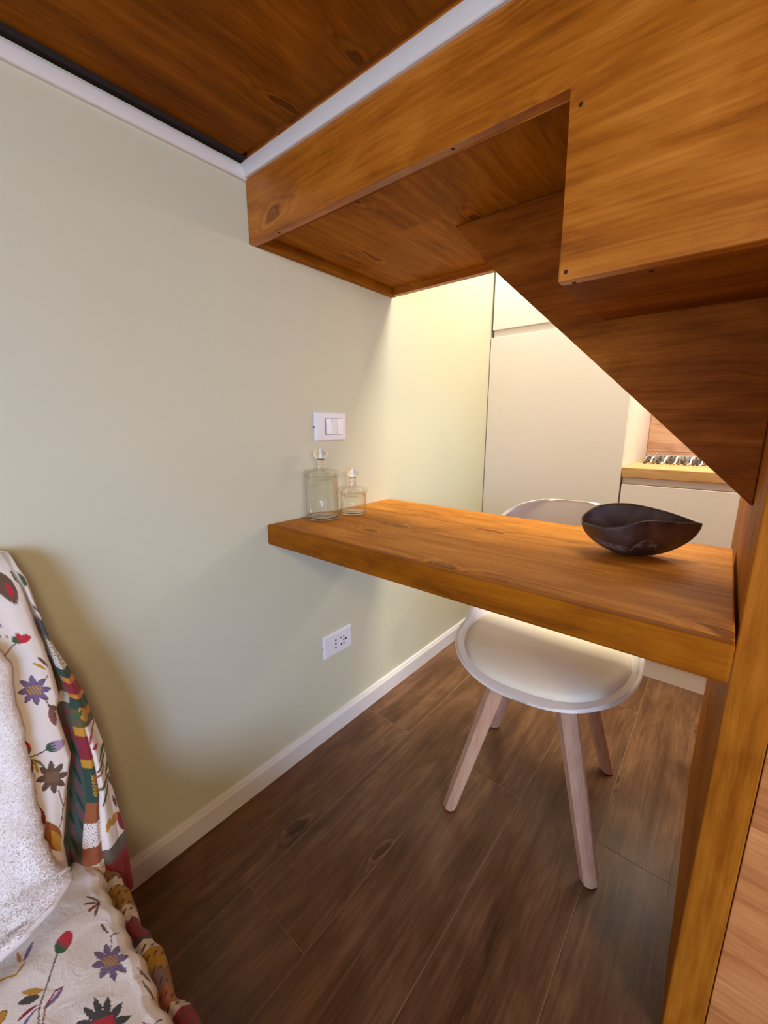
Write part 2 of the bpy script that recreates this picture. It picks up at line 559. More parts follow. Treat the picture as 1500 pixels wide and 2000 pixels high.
sw = plate('light_switch', 'white double light switch on green wall above the glass jars', 'switch', 0.764, 0.884, 0.958, 1.037)
mesh_obj('insert_frame', box(0.0096, 0.0102, 0.799, 0.866, 0.975, 1.021), paint('grey_plastic_gap', srgb(150, 148, 156), 0.6), sw)
for (a, b_, tilt) in ((0.8005, 0.8215, 1), (0.8220, 0.8430, -1), (0.8435, 0.8645, 1)):
    zc = 0.998
    b = bmesh.new()
    zl, zh = 0.9765, 1.0195
    dl, dh = (0.0165, 0.0125) if tilt > 0 else (0.0125, 0.0165)
    vs = [b.verts.new(p) for p in ((0.0103, a, zl), (0.0103, b_, zl), (0.0103, b_, zh), (0.0103, a, zh),
                                    (dl, a, zl), (dl, b_, zl), (dh, b_, zh), (dh, a, zh))]
    for f in ((3, 2, 1, 0), (4, 5, 6, 7), (0, 1, 5, 4), (1, 2, 6, 5), (2, 3, 7, 6), (3, 0, 4, 7)):
        b.faces.new([vs[i] for i in f])
    bmesh.ops.bevel(b, geom=list(b.edges), offset=0.0008, segments=2, affect='EDGES')
    mesh_obj('rocker', b, m_plate, sw)

so = plate('wall_socket', 'white wall socket plate on green wall under the table', 'socket', 0.769, 0.890, 0.280, 0.357)


def disc(y, z, r, x, mat, name, parent, t=0.0007):
    o = mesh_obj(name, lathe([(0, 0), (r, 0), (r, t), (0, t)], 0, 0, 14), mat, None)
    o.data.transform(Matrix.Translation((x, y, z)) @ Matrix.Rotation(math.pi / 2, 4, 'Y'))
    adopt(o, parent)


for yy, hw in ((0.8165, 0.0105), (0.8505, 0.0225)):
    mesh_obj('socket_face', box(0.0096, 0.0108, yy - hw, yy + hw, 0.297, 0.341, 0.0005, 1), m_plate, so)
for dz in (-0.0125, 0.0, 0.0125):
    disc(0.8165, 0.319 + dz, 0.0028, 0.0108, m_dark, 'socket_hole', so)
for dy, dz, r in ((-0.012, 0.0115, .0026), (-0.012, -0.0115, .0026), (0.0, 0.0125, 0.0024), (0.0, 0.0, 0.0028), (0.0, -0.0125, 0.0028), (0.008, 0.0, 0.0026), (0.0112, 0.0, 0.0024)):
    disc(0.8515 + dy, 0.3195 + dz, r, 0.0108, m_dark, 'socket_hole', so)

# ------------------------------------------------------------------ kitchen
CY = 1.822
tc = thing('tall_cabinet', 'tall white flat-fronted kitchen cabinet beside the green wall', 'cabinet', (0.295, 2.12, 0))
mesh_obj('carcass', box(0.008, 0.583, CY + 0.021, KY - 0.002, 0.09, 2.32), m_lacquer, tc)
mesh_obj('door', box(0.004, 0.5825, CY, CY + 0.020, 0.10, 1.386, 0.0015), m_lacquer, tc)
mesh_obj('door', box(0.010, 0.5825, CY, CY + 0.020, 1.417, 2.318, 0.0015), m_lacquer, tc)
mesh_obj('handle_channel', box(0.012, 0.5825, CY + 0.014, CY + 0.0205, 1.3885, 1.416), m_lacquer, tc)
mesh_obj('plinth', box(0.015, 0.583, CY + 0.008, CY + 0.022, 0.0, 0.0895), m_lacquer, tc)
bc = thing('base_cabinet', 'low white kitchen cabinet under the oak worktop', 'cabinet', (1.3, 2.12, 0))
mesh_obj('carcass', box(0.5865, 1.785, CY + 0.021, KY - 0.002, 0.09, 0.8025), m_lacquer, bc)
for a in ((0.5885, 1.186), (1.190, 1.785)):
    mesh_obj('door', box(a[0], a[1], CY, CY + 0.020, 0.10, 0.776, 0.0015), m_lacquer, bc)
mesh_obj('handle_channel', box(0.5885, 1.785, CY + 0.012, CY + 0.0205, 0.7775, 0.8025), m_lacquer, bc)
mesh_obj('plinth', box(0.5865, 1.785, CY + 0.008, CY + 0.0205, 0.0, 0.0895), m_lacquer, bc)
wt = mesh_obj('worktop', box(0.5845, 1.80, CY - 0.004, KY - 0.002, 0.803, 0.842, 0.003), wood_counter)
tag(wt, 'pale oak kitchen worktop on the low white cabinet', 'worktop')
for z0, z1 in ((0.8425, 0.8745), (0.8757, 1.0657), (1.067, 1.257), (1.2583, 1.448)):
    p = mesh_obj('backsplash_board', box(0.5845, 1.80, KY - 0.014, KY - 0.001, z0, z1, 0.001), wood_splash, wb)

# fringed woven runner on the worktop
rn = thing('table_runner', 'grey and white fringed woven mat on the oak worktop', 'mat', (0.86, 2.3, 0.842))


def weave_mat():
    T = NT('grey_white_weave')
    v = T.coords('X', 'Y')
    w = T.n('ShaderNodeTexChecker')
    T.l(T.scaled(v, 60, 60, 60), w.inputs['Vector'])
    w.inputs['Scale'].default_value = 1.0
    w.inputs['Color1'].default_value = srgb(96, 88, 86)
    w.inputs['Color2'].default_value = srgb(226, 218, 210)
    T.l(T.mix(T.noise(v, 40, 3), w.outputs[0], srgb(120, 108, 104)), T.bsdf.inputs['Base Color'])
    T.bsdf.inputs['Roughness'].default_value = 0.9
    T.bump(T.noise(v, 500, 2), 0.5, 0.001)
    return T.m


mesh_obj('woven_body', box(0.625, 1.15, 2.14, 2.392, 0.8423, 0.8640, 0.007, 3), weave_mat(), rn)
yarns = [paint('grey_yarn', srgb(84, 74, 72), 0.9, 0.4, 600, 0.1), paint('white_yarn', srgb(232, 224, 218), 0.9, 0.4, 600, 0.1), paint('taupe_yarn', srgb(128, 112, 106), 0.9, 0.4, 600, 0.1)]


def tube(pts, rads, n=6):
    b = bmesh.new()
    rings = []
    P = [Vector(p) for p in pts]
    for i, p in enumerate(P):
        d = (P[min(i + 1, len(P) - 1)] - P[max(i - 1, 0)]).normalized()
        a = d.cross(Vector((0, 0, 1)))
        if a.length < 1e-3:
            a = Vector((1, 0, 0))
        a.normalize()
        c = a.cross(d)
        rings.append([b.verts.new(p + rads[i] * (a * math.cos(2 * math.pi * k / n) + c * math.sin(2 * math.pi * k / n))) for k in range(n)])
    for A, B in zip(rings[:-1], rings[1:]):
        for k in range(n):
            b.faces.new((A[k], A[(k + 1) % n], B[(k + 1) % n], B[k]))
    b.faces.new(rings[0][::-1])
    b.faces.new(rings[-1])
    return b


def tassel(p0, p1, mat):
    """a yarn strand from the top fold of the mat, over its edge, out onto the worktop"""
    pts = []
    dx, dy = p1[0] - p0[0], p1[1] - p0[1]
    for t, z in ((-0.55, 0.8672), (-0.2, 0.8674), (0.06, 0.8640), (0.22, 0.8560), (0.38, 0.8490), (0.62, 0.8462), (1.0, 0.8458)):
        pts.append((p0[0] + dx * t + random.uniform(-.002, .002), p0[1] + dy * t, z + random.uniform(0, 0.0012)))
    mesh_obj('tassel', tube(pts, [0.0026, 0.0034, 0.0036, 0.0032, 0.0036, 0.0038, 0.003]), mat, rn, True)


for i in range(40):
    x = 0.632 + i * 0.0126
    tassel((x, 2.138, 0), (x + random.uniform(-0.010, 0.006), random.uniform(2.035, 2.065), 0), yarns[(0, 1, 2, 0, 2, 1, 0)[i % 7]])
for i in range(14):
    y = 2.15 + i * 0.0165
    tassel((0.623, y, 0), (random.uniform(0.5915, 0.598), y + random.uniform(-0.01, 0.006), 0), yarns[(i + 1) % 3])

# ------------------------------------------------------------------ chair
RZ = math.radians(6.3)
ch = thing('shell_chair', 'white plastic shell chair with cream seat pad and beech legs', 'chair', (0.592, 1.010, 0), RZ)
CH = Matrix.Translation((0.592, 1.010, 0)) @ Matrix.Rotation(RZ, 4, 'Z')


def smooth_curve(pts, n):
    pts = np.array(pts, float)
    t = np.linspace(0, len(pts) - 1, n)
    out = np.zeros((n, pts.shape[1]))
    for j, tt in enumerate(t):
        i = min(int(tt), len(pts) - 2)
        f = tt - i
        p0, p1, p2, p3 = pts[max(i - 1, 0)], pts[i], pts[i + 1], pts[min(i + 2, len(pts) - 1)]
        out[j] = 0.5 * ((2 * p1) + (-p0 + p2) * f + (2 * p0 - 5 * p1 + 4 * p2 - p3) * f ** 2 + (-p0 + 3 * p1 - 3 * p2 + p3) * f ** 3)
    return out


# rows: y, z centre, half width, side rise, side forward
back_rows = smooth_curve([
    (0.000, 0.420, 0.218, 0.038, 0.0), (0.090, 0.422, 0.222, 0.075, -0.004), (0.150, 0.438, 0.222, 0.120, -0.012),
    (0.190, 0.480, 0.220, 0.140, -0.040), (0.212, 0.550, 0.214, 0.110, -0.055), (0.228, 0.630, 0.206, 0.060, -0.055),
    (0.242, 0.705, 0.196, 0.020, -0.048), (0.252, 0.755, 0.170, -0.004, -0.040), (0.257, 0.778, 0.125, -0.006, -0.030), (0.258, 0.785, 0.07, 0.0, -0.012)], 50)
front_rows = []
for k in range(34):
    ph = math.radians(2.0 + 88.0 * k / 34)
    yy_ = -0.222 * math.cos(ph) ** (2 / 2.5)
    ww_ = 0.218 * math.sin(ph) ** (2 / 2.5)
    q = -yy_ / 0.222
    front_rows.append((yy_, 0.420 + 0.012 * math.sin(math.pi * min(1, q * 0.9)) - 0.010 * q ** 8, ww_, 0.038 * (1 - q) ** 1.3, 0.0))
rows = np.concatenate([np.array(front_rows), back_rows])
NR = len(rows)
us = np.linspace(-1, 1, 41)
P = np.zeros((NR, 41, 3))
for i, (y, z, w, r, fwd) in enumerate(rows):
    a = np.abs(us)
    P[i, :, 0] = w * np.sin(us * math.pi / 2) / 1.0
    P[i, :, 1] = y + fwd * a ** 2.4
    P[i, :, 2] = z + r * a ** 3.0
me = grid_mesh('shell', P)
me.transform(CH)
sh = link('shell', me, m_shell, ch, True)
md = sh.modifiers.new('thick', 'SOLIDIFY')
md.thickness = 0.009
md.offset = -1.0
md2 = sh.modifiers.new('round', 'BEVEL')
md2.width = 0.003
md2.segments = 2
md2.limit_method = 'ANGLE'


def pad_mesh():
    n = 72
    rr = np.linspace(0, 1, 16)
    out = np.zeros((n, 18, 3))
    for k in range(n):
        t = 2 * math.pi * k / n
        ct, stn = math.cos(t), math.sin(t)
        ex = abs(ct) ** 0.72 * (1 if ct > 0 else -1)
        ey = abs(stn) ** 0.72 * (1 if stn > 0 else -1)
        for j in range(18):
            r = rr[min(j, 15)]
            x = 0.196 * ex * r * (1 - 0.12 * max(0, -ey) * r)
            y = -0.022 + 0.184 * ey * r
            base = np.interp(y, rows[:54, 0], rows[:54, 1])
            w = np.interp(y, rows[:54, 0], rows[:54, 2])
            ri = np.interp(y, rows[:54, 0], rows[:54, 3])
            a = min(1, abs(2 / math.pi * math.asin(min(1, abs(x) / w))))
            zb = base + ri * a ** 3
            h = 0.009 + 0.021 * (1 - r ** 6) ** 0.5
            if j == 16:
                h = -0.001
                x *= 0.965
                y = -0.022 + (y + 0.022) * 0.965
            if j == 17:
                h = -0.001
                x *= 0.1
                y = -0.022
            out[k, j] = (x, y, zb + h)
    return grid_mesh('seat_pad', out, True)


me = pad_mesh()
me.transform(CH)
link('seat_pad', me, m_pad, ch, True)
mesh_obj('mount', box(-0.10, 0.10, -0.13, 0.13, 0.392, 0.409, 0.004), m_metal_dark, None).data.transform(CH)
adopt(bpy.data.objects['mount'], ch)
for sx, sy in ((-1, -1), (1, -1), (-1, 1), (1, 1)):
    b = bmesh.new()
    foot, top = Vector((0.170 * sx, 0.181 * sy, 0.004)), Vector((0.072 * sx, 0.112 * sy, 0.400))
    rings = []
    rad = Vector((sx, sy, 0)).normalized()
    tan = Vector((-sy, sx, 0)).normalized()
    for t, w_r, w_t in ((0.0, 0.0145, 0.0175), (0.03, 0.0158, 0.0188), (0.5, 0.0185, 0.0205), (1.0, 0.0225, 0.0225)):
        c = foot.lerp(top, t)
        rings.append([b.verts.new(c + rad * a * w_r + tan * d * w_t) for a, d in
                      ((-1, -.45), (-1, .45), (-.45, 1), (.45, 1), (1, .45), (1, -.45), (.45, -1), (-.45, -1))])
    for A, B in zip(rings[:-1], rings[1:]):
        for k in range(8):
            b.faces.new((A[k], A[(k + 1) % 8], B[(k + 1) % 8], B[k]))
    b.faces.new(rings[0][::-1])
    b.faces.new(rings[-1])
    o = mesh_obj('leg', b, wood_beech, None)
    o.data.transform(CH)
    adopt(o, ch)
    g = mesh_obj('glide', lathe([(0, 0.0), (0.0085, 0.0), (0.009, 0.001), (0.009, 0.0045), (0, 0.0045)], foot.x, foot.y, 14), m_metal_dark, None)
    g.data.transform(CH)
    adopt(g, o)


# ------------------------------------------------------------------ bowl
def bowl_material():
    T = NT('dark_patinated_metal')
    v = T.coords('X', 'Y')
    a = T.noise(v, 28, 4, 0.6)
    T.l(T.ramp(a, [(0.3, srgb(72, 54, 48)), (0.55, srgb(100, 80, 73)), (0.75, srgb(128, 108, 100))]), T.bsdf.inputs['Base Color'])
    T.bsdf.inputs['Metallic'].default_value = 0.35
    T.l(T.math('ADD', T.math('MULTIPLY', a, 0.2), 0.38), T.bsdf.inputs['Roughness'])
    T.bump(T.noise(v, 130, 3), 0.25, 0.0012)
    return T.m


m_bowl = bowl_material()
bw = thing('leaf_bowl', 'dark metal leaf-shaped bowl with pointed tip on the pine table', 'bowl', (0.7665, 0.911, 0.75))
BU, BV = Vector((0.927, 0.375, 0)), Vector((-0.375, 0.927, 0))
rim = smooth_curve([(-.090, .010, .056), (-.066, -.040, .0585), (-.030, -.049, .065), (.014, -.039, .0755), (.062, -.021, .0725), (.1085, -.001, .070),
                    (.1085, .001, .070), (.060, .026, .084), (0.0, .054, .0905), (-.052, .054, .0835), (-.084, .034, .066), (-.090, .010, .056)], 97)[:-1] * np.array([1.0, 1.03, 1.03])


def bowl_pt(k, s, inner):
    u, v_, h = rim[k]
    e = s ** 0.62                                      # plan growth: quick at the rounded base
    base = 0.25
    q = base + (1 - base) * math.sin(e * math.pi / 2) if s > 0 else base
    q = 1 - (1 - base) * (1 - s) ** 1.75
    z = h * (s ** 1.35)
    cx_ = 0.004 * (1 - s)
    p = Vector((0.7665, 0.911, 0.7503 + z)) + BU * (u * q + cx_) + BV * (v_ * q)
    return p


nS = 22
outer = np.array([[bowl_pt(k, j / nS, False) for j in range(nS + 1)] for k in range(96)])
cen = np.array([0.7665, 0.911, 0.0])
inner = outer[:, ::-1].copy()
off = np.zeros_like(inner)
d = cen - inner
d[..., 2] = 0
L = np.linalg.norm(d, axis=-1, keepdims=True) + 1e-9
inner = inner + d / L * np.minimum(0.0026, L * 0.3)
inner[..., 2] += np.linspace(0, 0.003, nS + 1)[None, :]
Pb = np.concatenate([outer, inner], 1)
bot = np.tile(np.array([[[0.7705, 0.9125, 0.7503]]]), (96, 1, 1))
boti = np.tile(np.array([[[0.7705, 0.9125, 0.7535]]]), (96, 1, 1))
Pb = np.concatenate([bot, Pb, boti], 1)
link('bowl_shell', grid_mesh('bowl_shell', Pb, True), m_bowl, bw, True)


def on_bowl(k, s, lift=0.0006):
    p = bowl_pt(int(k) % 96, s, False)
    n = (p - Vector((0.7665, 0.911, p.z + 0.02))).normalized()
    return p + n * lift


# engraved-looking raised ornament: two spirals in an arch, and a few long lines
def spiral(kc, sc, r, turns, sgn):
    pts = []
    for i in range(22):
        t = i / 21
        a = sgn * (turns * 2 * math.pi * t) + 1.2
        rr = r * (1 - 0.85 * t)
        kf = kc + rr * math.cos(a) * 1.0
        k0 = int(math.floor(kf))
        f = kf - k0
        s = sc + rr * math.sin(a) * 0.017
        pts.append(on_bowl(k0, s).lerp(on_bowl(k0 + 1, s), f))
    return pts


m_relief = paint('worn_bronze_relief', srgb(150, 132, 122), 0.5, 0.2, 300, 0.4)
for pts in (spiral(24.6, .47, 2.6, 1.8, 1), spiral(30.4, .47, 2.5, 1.8, -1)):
    mesh_obj('spiral_relief', tube(pts, [0.0008] * len(pts), 5), m_relief, bw, True)
arch = []
for i in range(17):
    t = i / 16
    kf = 20.8 + 13.2 * t
    s = 0.34 + 0.25 * math.sin(math.pi * t)
    k0 = int(kf)
    arch.append(on_bowl(k0, s).lerp(on_bowl(k0 + 1, s), kf - k0))
mesh_obj('arch_relief', tube(arch, [0.0008] * 17, 5), m_relief, bw, True)
for q in range(3):
    ln = []
    for i in range(10):
        t = i / 9
        kf = 5 + 14 * t
        s = 0.66 - 0.06 * q - (0.22) * t
        k0 = int(kf)
        ln.append(on_bowl(k0, s, 0.0002).lerp(on_bowl(k0 + 1, s, 0.0002), kf - k0))
    mesh_obj('line_relief', tube(ln, [0.0006] * 10, 5), m_relief, bw, True)


# ------------------------------------------------------------------ glass jars
def glass_material():
    """thin clear glass: straight-through transmission with Fresnel reflections"""
    T = NT('clear_glass')
    tr = T.n('ShaderNodeBsdfTransparent')
    tr.inputs[0].default_value = (0.985, 0.99, 0.98, 1)
    gl = T.n('ShaderNodeBsdfGlossy')
    gl.inputs['Roughness'].default_value = 0.03
    lw = T.n('ShaderNodeLayerWeight')
    lw.inputs['Blend'].default_value = 0.5
    f5 = T.math('POWER', lw.outputs['Facing'], 3.0)
    mx = T.n('ShaderNodeMixShader')
    T.l(T.math('ADD', T.math('MULTIPLY', f5, 0.8), 0.02), mx.inputs[0])
    T.l(tr.outputs[0], mx.inputs[1])
    T.l(gl.outputs[0], mx.inputs[2])
    T.l(mx.outputs[0], T.out.inputs['Surface'])
    return T.m


m_glass = glass_material()
m_solid_glass = NT('solid_clear_glass').set(Base_Color=(1, 1, 1, 1), Roughness=0.0, IOR=1.46, Transmission_Weight=1.0)


def jar(label, cx, cy, R, h, knob_r, lid_h):
    t = thing('glass_jar', label, 'jar', (cx, cy, 0.75), group='glass jars on the table')
    z = 0.7505
    w = 0.0022
    prof = [(R - 0.0015, z + 0.0075), (R, z + 0.009), (R, z + h - 0.004), (R + 0.0018, z + h - 0.002), (R + 0.0018, z + h), (R - w, z + h), (R - w, z + 0.0075)]
    mesh_obj('jar_body', lathe(prof, cx, cy, 64), m_glass, t, True)
    base = [(0, z + 0.0012), (R - 0.010, z + 0.0008), (R - 0.006, z), (R - 0.002, z + 0.001), (R, z + 0.004), (R - 0.001, z + 0.0072), (R - 0.006, z + 0.0062), (0, z + 0.0055)]
    mesh_obj('jar_base', lathe(base, cx, cy, 64), m_solid_glass, t, True)
    zl = z + h + 0.0006
    Rl = R + 0.0015
    rim = [(R - w - 0.0035, zl - 0.010), (R - w - 0.0012, zl - 0.008), (R - w - 0.0012, zl - 0.0004), (Rl, zl), (Rl + 0.0012, zl + 0.002), (Rl + 0.0012, zl + 0.0105), (Rl - 0.002, zl + 0.0130), (R * 0.62, zl + 0.0155), (R * 0.30, zl + 0.0190),
           (0, zl + 0.0195), (0, zl + 0.0170), (R * 0.58, zl + 0.0125), (R - w - 0.004, zl + 0.0085), (R - w - 0.0048, zl - 0.002)]
    ld = mesh_obj('lid', lathe(rim, cx, cy, 64, True), m_glass, t, True)
    pr = [(0, zl + 0.0197), (0.0105, zl + 0.0199), (0.009, zl + 0.0245), (0.0076, zl + lid_h * 0.46), (0.0085, zl + lid_h * 0.56)]
    zc = zl + lid_h - knob_r * 0.82
    for i in range(9):
        a = -1.05 + (math.pi / 2 + 1.05) * i / 8
        pr.append((max(0.0, knob_r * math.cos(a)) if i < 8 else 0.0, zc + knob_r * 0.82 * math.sin(a)))
    mesh_obj('knob', lathe(pr, cx, cy, 48), m_solid_glass, ld, True)
    return t


jar('tall lidded clear glass jar below the light switch', 0.0515, 0.742, 0.0450, 0.118, 0.0190, 0.073)
jar('short lidded clear glass jar beside the taller jar', 0.0745, 0.8405, 0.0385, 0.062, 0.0170, 0.068)
# ------------------------------------------------------------------ sofa under floral patchwork fabric
def lin(r, g, b):
    return np.array(srgb(r, g, b)[:3])


CREAM, TEAL, RED, CRIM = lin(236, 224, 212), lin(40, 70, 56), lin(188, 38, 54), lin(138, 34, 48)
MUST, BROWN, PURP, OLIVE = lin(194, 142, 40), lin(104, 78, 56), lin(122, 98, 132), lin(112, 104, 52)
ORANGE, LILAC, CHAR, GREEN = lin(206, 124, 44), lin(168, 140, 166), lin(70, 66, 64), lin(58, 92, 58)


class Print:
    """flat textile print: motifs drawn in cloth coordinates (a, b)"""

    def __init__(self, a, b, J):
        self.a, self.b = a, b
        self.Ji = np.linalg.inv(np.array(J, float).T)
        self.col = np.tile(CREAM, a.shape + (1,))

    def loc(self, c, rot=0.0):
        da, db = self.a - c[0], self.b - c[1]
        u = self.Ji[0, 0] * da + self.Ji[0, 1] * db
        v = -(self.Ji[1, 0] * da + self.Ji[1, 1] * db)
        cr, sr = math.cos(rot), math.sin(rot)
        return u * cr + v * sr, -u * sr + v * cr

    def fill(self, mask, col):
        self.col[mask] = col

    def flower(self, c, r, rot, petal, edge, centre, stripes=True, n=8):
        u, v = self.loc(c, rot)
        rho, th = np.hypot(u, v) / r, np.arctan2(v, u)
        tri = np.abs(((th * n / (2 * math.pi)) % 1.0) * 2 - 1)
        bound = 0.50 + 0.56 * tri ** 0.75
        self.fill(rho < bound, edge)
        self.fill(rho < bound - 0.11, petal)
        vein = (tri > 0.93) & (rho < bound - 0.2) & (rho > 0.4)
        self.fill(vein, edge * 0.7 + petal * 0.3)
        seam = (tri < 0.08) & (rho < bound)
        self.fill(seam, edge)
        m = (np.abs(u) < 0.42 * r) & (np.abs(v) < 0.30 * r)
        self.fill(m & ((np.sin(u * 0.95 + v * 0.4) > -0.1) if stripes else True), centre)

    def leaf(self, c, ln, w, rot, col):
        u, v = self.loc(c, rot)
        t = np.clip(u / ln, -1, 1)
        self.fill((np.abs(u) < ln) & (np.abs(v) < w * (1 - t * t)), col)

    def comma(self, c, ln, w, rot, bend, col):
        u, v = self.loc(c, rot)
        t = u / ln
        vv = v - bend * t * t
        self.fill((t > 0) & (t < 1) & (np.abs(vv) < w * np.sqrt(np.clip(t * (1 - t) * 4, 0, 1)) * (0.5 + 0.5 * t)), col)

    def bud(self, c, ln, rot, tip, base):
        u, v = self.loc(c, rot)
        t = (u + ln) / (2 * ln)
        w = ln * 0.62 * np.sqrt(np.clip(4 * t * (1 - t), 0, 1)) * (1 - 0.3 * t)
        jag = 0.05 * np.sin(v * 1.6)
        m = (t > 0) & (t < 1 - np.abs(jag)) & (np.abs(v) < w)
        self.fill(m, tip)
        self.fill(m & (np.abs(np.sin(v * 0.9)) < 0.18) & (t > 0.45), tip * 1.35)
        self.fill(m & (t < 0.36 + 0.12 * np.sin(v * 1.1)), base)

    def stem(self, pts, w, col):
        P = np.array(pts, float)
        for (p, q) in zip(P[:-1], P[1:]):
            u, v = self.loc(p)
            uq = np.array([[self.Ji[0] @ (q - p)], [-(self.Ji[1] @ (q - p))]]).ravel()
            L2 = float(uq @ uq) + 1e-9
            t = np.clip((u * uq[0] + v * uq[1]) / L2, 0, 1)
            self.fill(np.hypot(u - t * uq[0], v - t * uq[1]) < w, col)

    def zone(self, mask, col):
        self.fill(mask, col)


def fabric_material():
    T = NT('floral_patchwork_cotton')
    at = T.n('ShaderNodeAttribute', attribute_name='print')
    v = T.coords('X', 'Y')
    T.l(T.mix(T.math('MULTIPLY', T.noise(v, 900, 2), 0.10), at.outputs['Color'], (0.35, 0.30, 0.26, 1)), T.bsdf.inputs['Base Color'])
    T.bsdf.inputs['Roughness'].default_value = 0.85
    T.bsdf.inputs['Specular IOR Level'].default_value = 0.15
    T.bsdf.inputs['Sheen Weight'].default_value = 0.15
    h = T.math('ADD', T.noise(T.scaled(v, 1, 1, 1), 55, 4, 0.6, 0.8), T.math('MULTIPLY', T.noise(v, 1400, 1), 0.12))
    T.bump(h, 0.5, 0.004)
    return T.m


m_fabric = fabric_material()


def put_print(me, col):
    ca = me.color_attributes.new('print', 'FLOAT_COLOR', 'POINT')
    rgba = np.ones((len(me.vertices), 4), np.float32)
    rgba[:, :3] = col.reshape(-1, 3)
    ca.data.foreach_set('color', rgba.ravel())


sofa = thing('sofa', 'low sofa against the green wall draped in cream floral patchwork fabric', 'sofa', (0.40, -0.6, 0))
m_core = paint('plain_calico', srgb(214, 200, 184), 0.9)
mesh_obj('seat_base', box(0.03, 0.74, -1.3, 0.06, 0.02, 0.34, 0.02), m_core, sofa)
mesh_obj('back_core', box(0.02, 0.075, -1.3, 0.06, 0.3405, 0.76, 0.015), m_core, sofa)

zE = [.28, .316, .376, .433, .50, .55, .59, .634, .673, .716, .778, .80, .83]
vE = [.139, .142, .146, .144, .147, .142, .138, .126, .115, .109, .102, .094, .088]
zF = [.28, .36, .412, .438, .481, .518, .547, .584, .602, .638, .683, .722, .767, .80, .83]
vF = [.066, .070, .072, .080, .091, .104, .102, .100, .107, .107, .104, .099, .094, .087, .082]
zV = [.28, .375, .423, .448, .479, .573, .593, .658, .714, .78, .83]
vV = [.080, .086, .100, .109, .112, .114, .118, .109, .106, .094, .086]
# profile of the backrest cover: up over the top, then down the leaning front
top = [(0.016, 0.70), (0.018, 0.755), (0.028, 0.792), (0.050, 0.810), (0.078, 0.808), (0.100, 0.795)]
prof = smooth_curve(top + [(0.3835 - 0.35 * z, z) for z in (0.770, 0.735, 0.70)], 70)
zs = np.linspace(0.699, 0.285, 420)
prof = np.concatenate([prof[:-1], np.stack([0.3835 - 0.35 * zs, zs], 1)])
nA0, nA1, nA, nB, nC, nD = 40, 170, 110, 26, 60, 24
rowsP, pa, pb, zone = [], [], [], []
for (x, z) in prof:
    E, F, V = np.interp(z, zE, vE), np.interp(z, zF, vF), np.interp(z, zV, vV)
    V = max(V, F + 0.004)
    E = max(E, V + 0.004)
    y = np.concatenate([np.linspace(-1.31, -0.50, nA0, endpoint=False), np.linspace(-0.50, -0.02, nA1, endpoint=False), np.linspace(-0.02, F, nA, endpoint=False),
                        np.linspace(F, V, nB, endpoint=False), np.linspace(V, E, nC), np.full(nD, E)])
    zn_ = np.concatenate([np.zeros(nA0 + nA1 + nA), np.ones(nB), np.full(nC, 2), np.full(nD, 3)])
    k = np.clip((0.80 - z) / 0.12, 0, 1) * np.clip((x - 0.07) / 0.04, 0, 1)                 # folds deepen downwards from the top roll
    dx = np.zeros_like(y)
    mA = zn_ == 0
    dF = F - y
    dx[mA] = 0.0035 * np.sin(y[mA] * 70 + z * 9) * np.clip(dF[mA] / .02, 0, 1) + 0.004 * np.exp(-((dF[mA] - 0.018) / 0.010) ** 2) - 0.012 * np.clip(1 - dF[mA] / 0.008, 0, 1) ** 2
    mB = zn_ == 1
    tB = (y[mB] - F) / (V - F + 1e-9)
    dx[mB] = -0.012 - 0.016 * np.sin(tB * math.pi)
    mC = zn_ == 2
    tC = (y[mC] - V) / (E - V + 1e-9)
    w2 = np.clip((0.56 - z) / 0.1, 0, 1)
    dx[mC] = -0.012 + 0.010 * np.sin(np.clip(tC * 1.2, 0, 1) * math.pi) - 0.016 * tC ** 3 - 0.007 * w2 * np.exp(-((tC - 0.42) / 0.09) ** 2)
    X = x + dx * k
    tD = np.linspace(0, 1, nD)
    mD = zn_ == 3
    xs = X[mC][-1]
    X[mD] = xs + (0.016 - xs) * tD
    y = y.copy()
    y[mD] = E - 0.022 * tD ** 0.8 + 0.003 * np.sin(tD * math.pi)
    zz = np.full_like(y, z)
    zz -= 0.02 * np.clip((0.34 - z) / 0.05, 0, 1) * 0
    rowsP.append(np.stack([X, y, zz], -1))
    zone.append(zn_)
rowsP = np.array(rowsP)
zone = np.array(zone)
Y_, Z_ = rowsP[..., 1], rowsP[..., 2]
PR = Print(Y_, Z_, [(.00053, -.00026), (-.00013, -.00062)])
inA = zone == 0
# front sheet
PR.leaf((.078, .772), 40, 18, -1.0, BROWN)
PR.leaf((.094, .780), 22, 9, -0.7, GREEN)
PR.leaf((.081, .768), 17, 6, -1.1, RED)
PR.leaf((.058, .722), 16, 5, 0.3, PURP)
PR.stem([(.060, .683), (.070, .692), (.078, .697)], 1.3, BROWN)
PR.stem([(.055, .712), (.066, .706), (.074, .708)], 1.0, OLIVE)
PR.bud((.0805, .6990), 19, 0.35, RED, GREEN)
for i, (dy, dz, rr, cc) in enumerate(((0, 0, 2.2, BROWN), (.004, .003, 1.7, OLIVE), (-.003, -.002, 2.5, MUST), (.007, 0.006, 1.4, BROWN))):
    PR.comma((.101 + dy, .650 + dz), 30, 4, rr, 6, cc)
PR.stem([(.098, .640), (.092, .632), (.084, .622)], 1.1, CHAR)
PR.flower((.0804, .6255), 31, 0.2, PURP, lin(92, 74, 96), MUST)
PR.stem([(.088, .612), (.092, .600), (.094, .594)], 1.2, BROWN)
PR.leaf((.0925, .583), 22, 8, -1.25, lin(132, 84, 72))
PR.leaf((.0955, .594), 15, 5, -0.5, BROWN)
PR.bud((.0885, .5440), 21, 0.25, LILAC, GREEN)
PR.stem([(.060, .545), (.070, .543), (.080, .545)], 1.3, CHAR)
PR.bud((.0585, .5590), 13, 1.9, RED, BROWN)
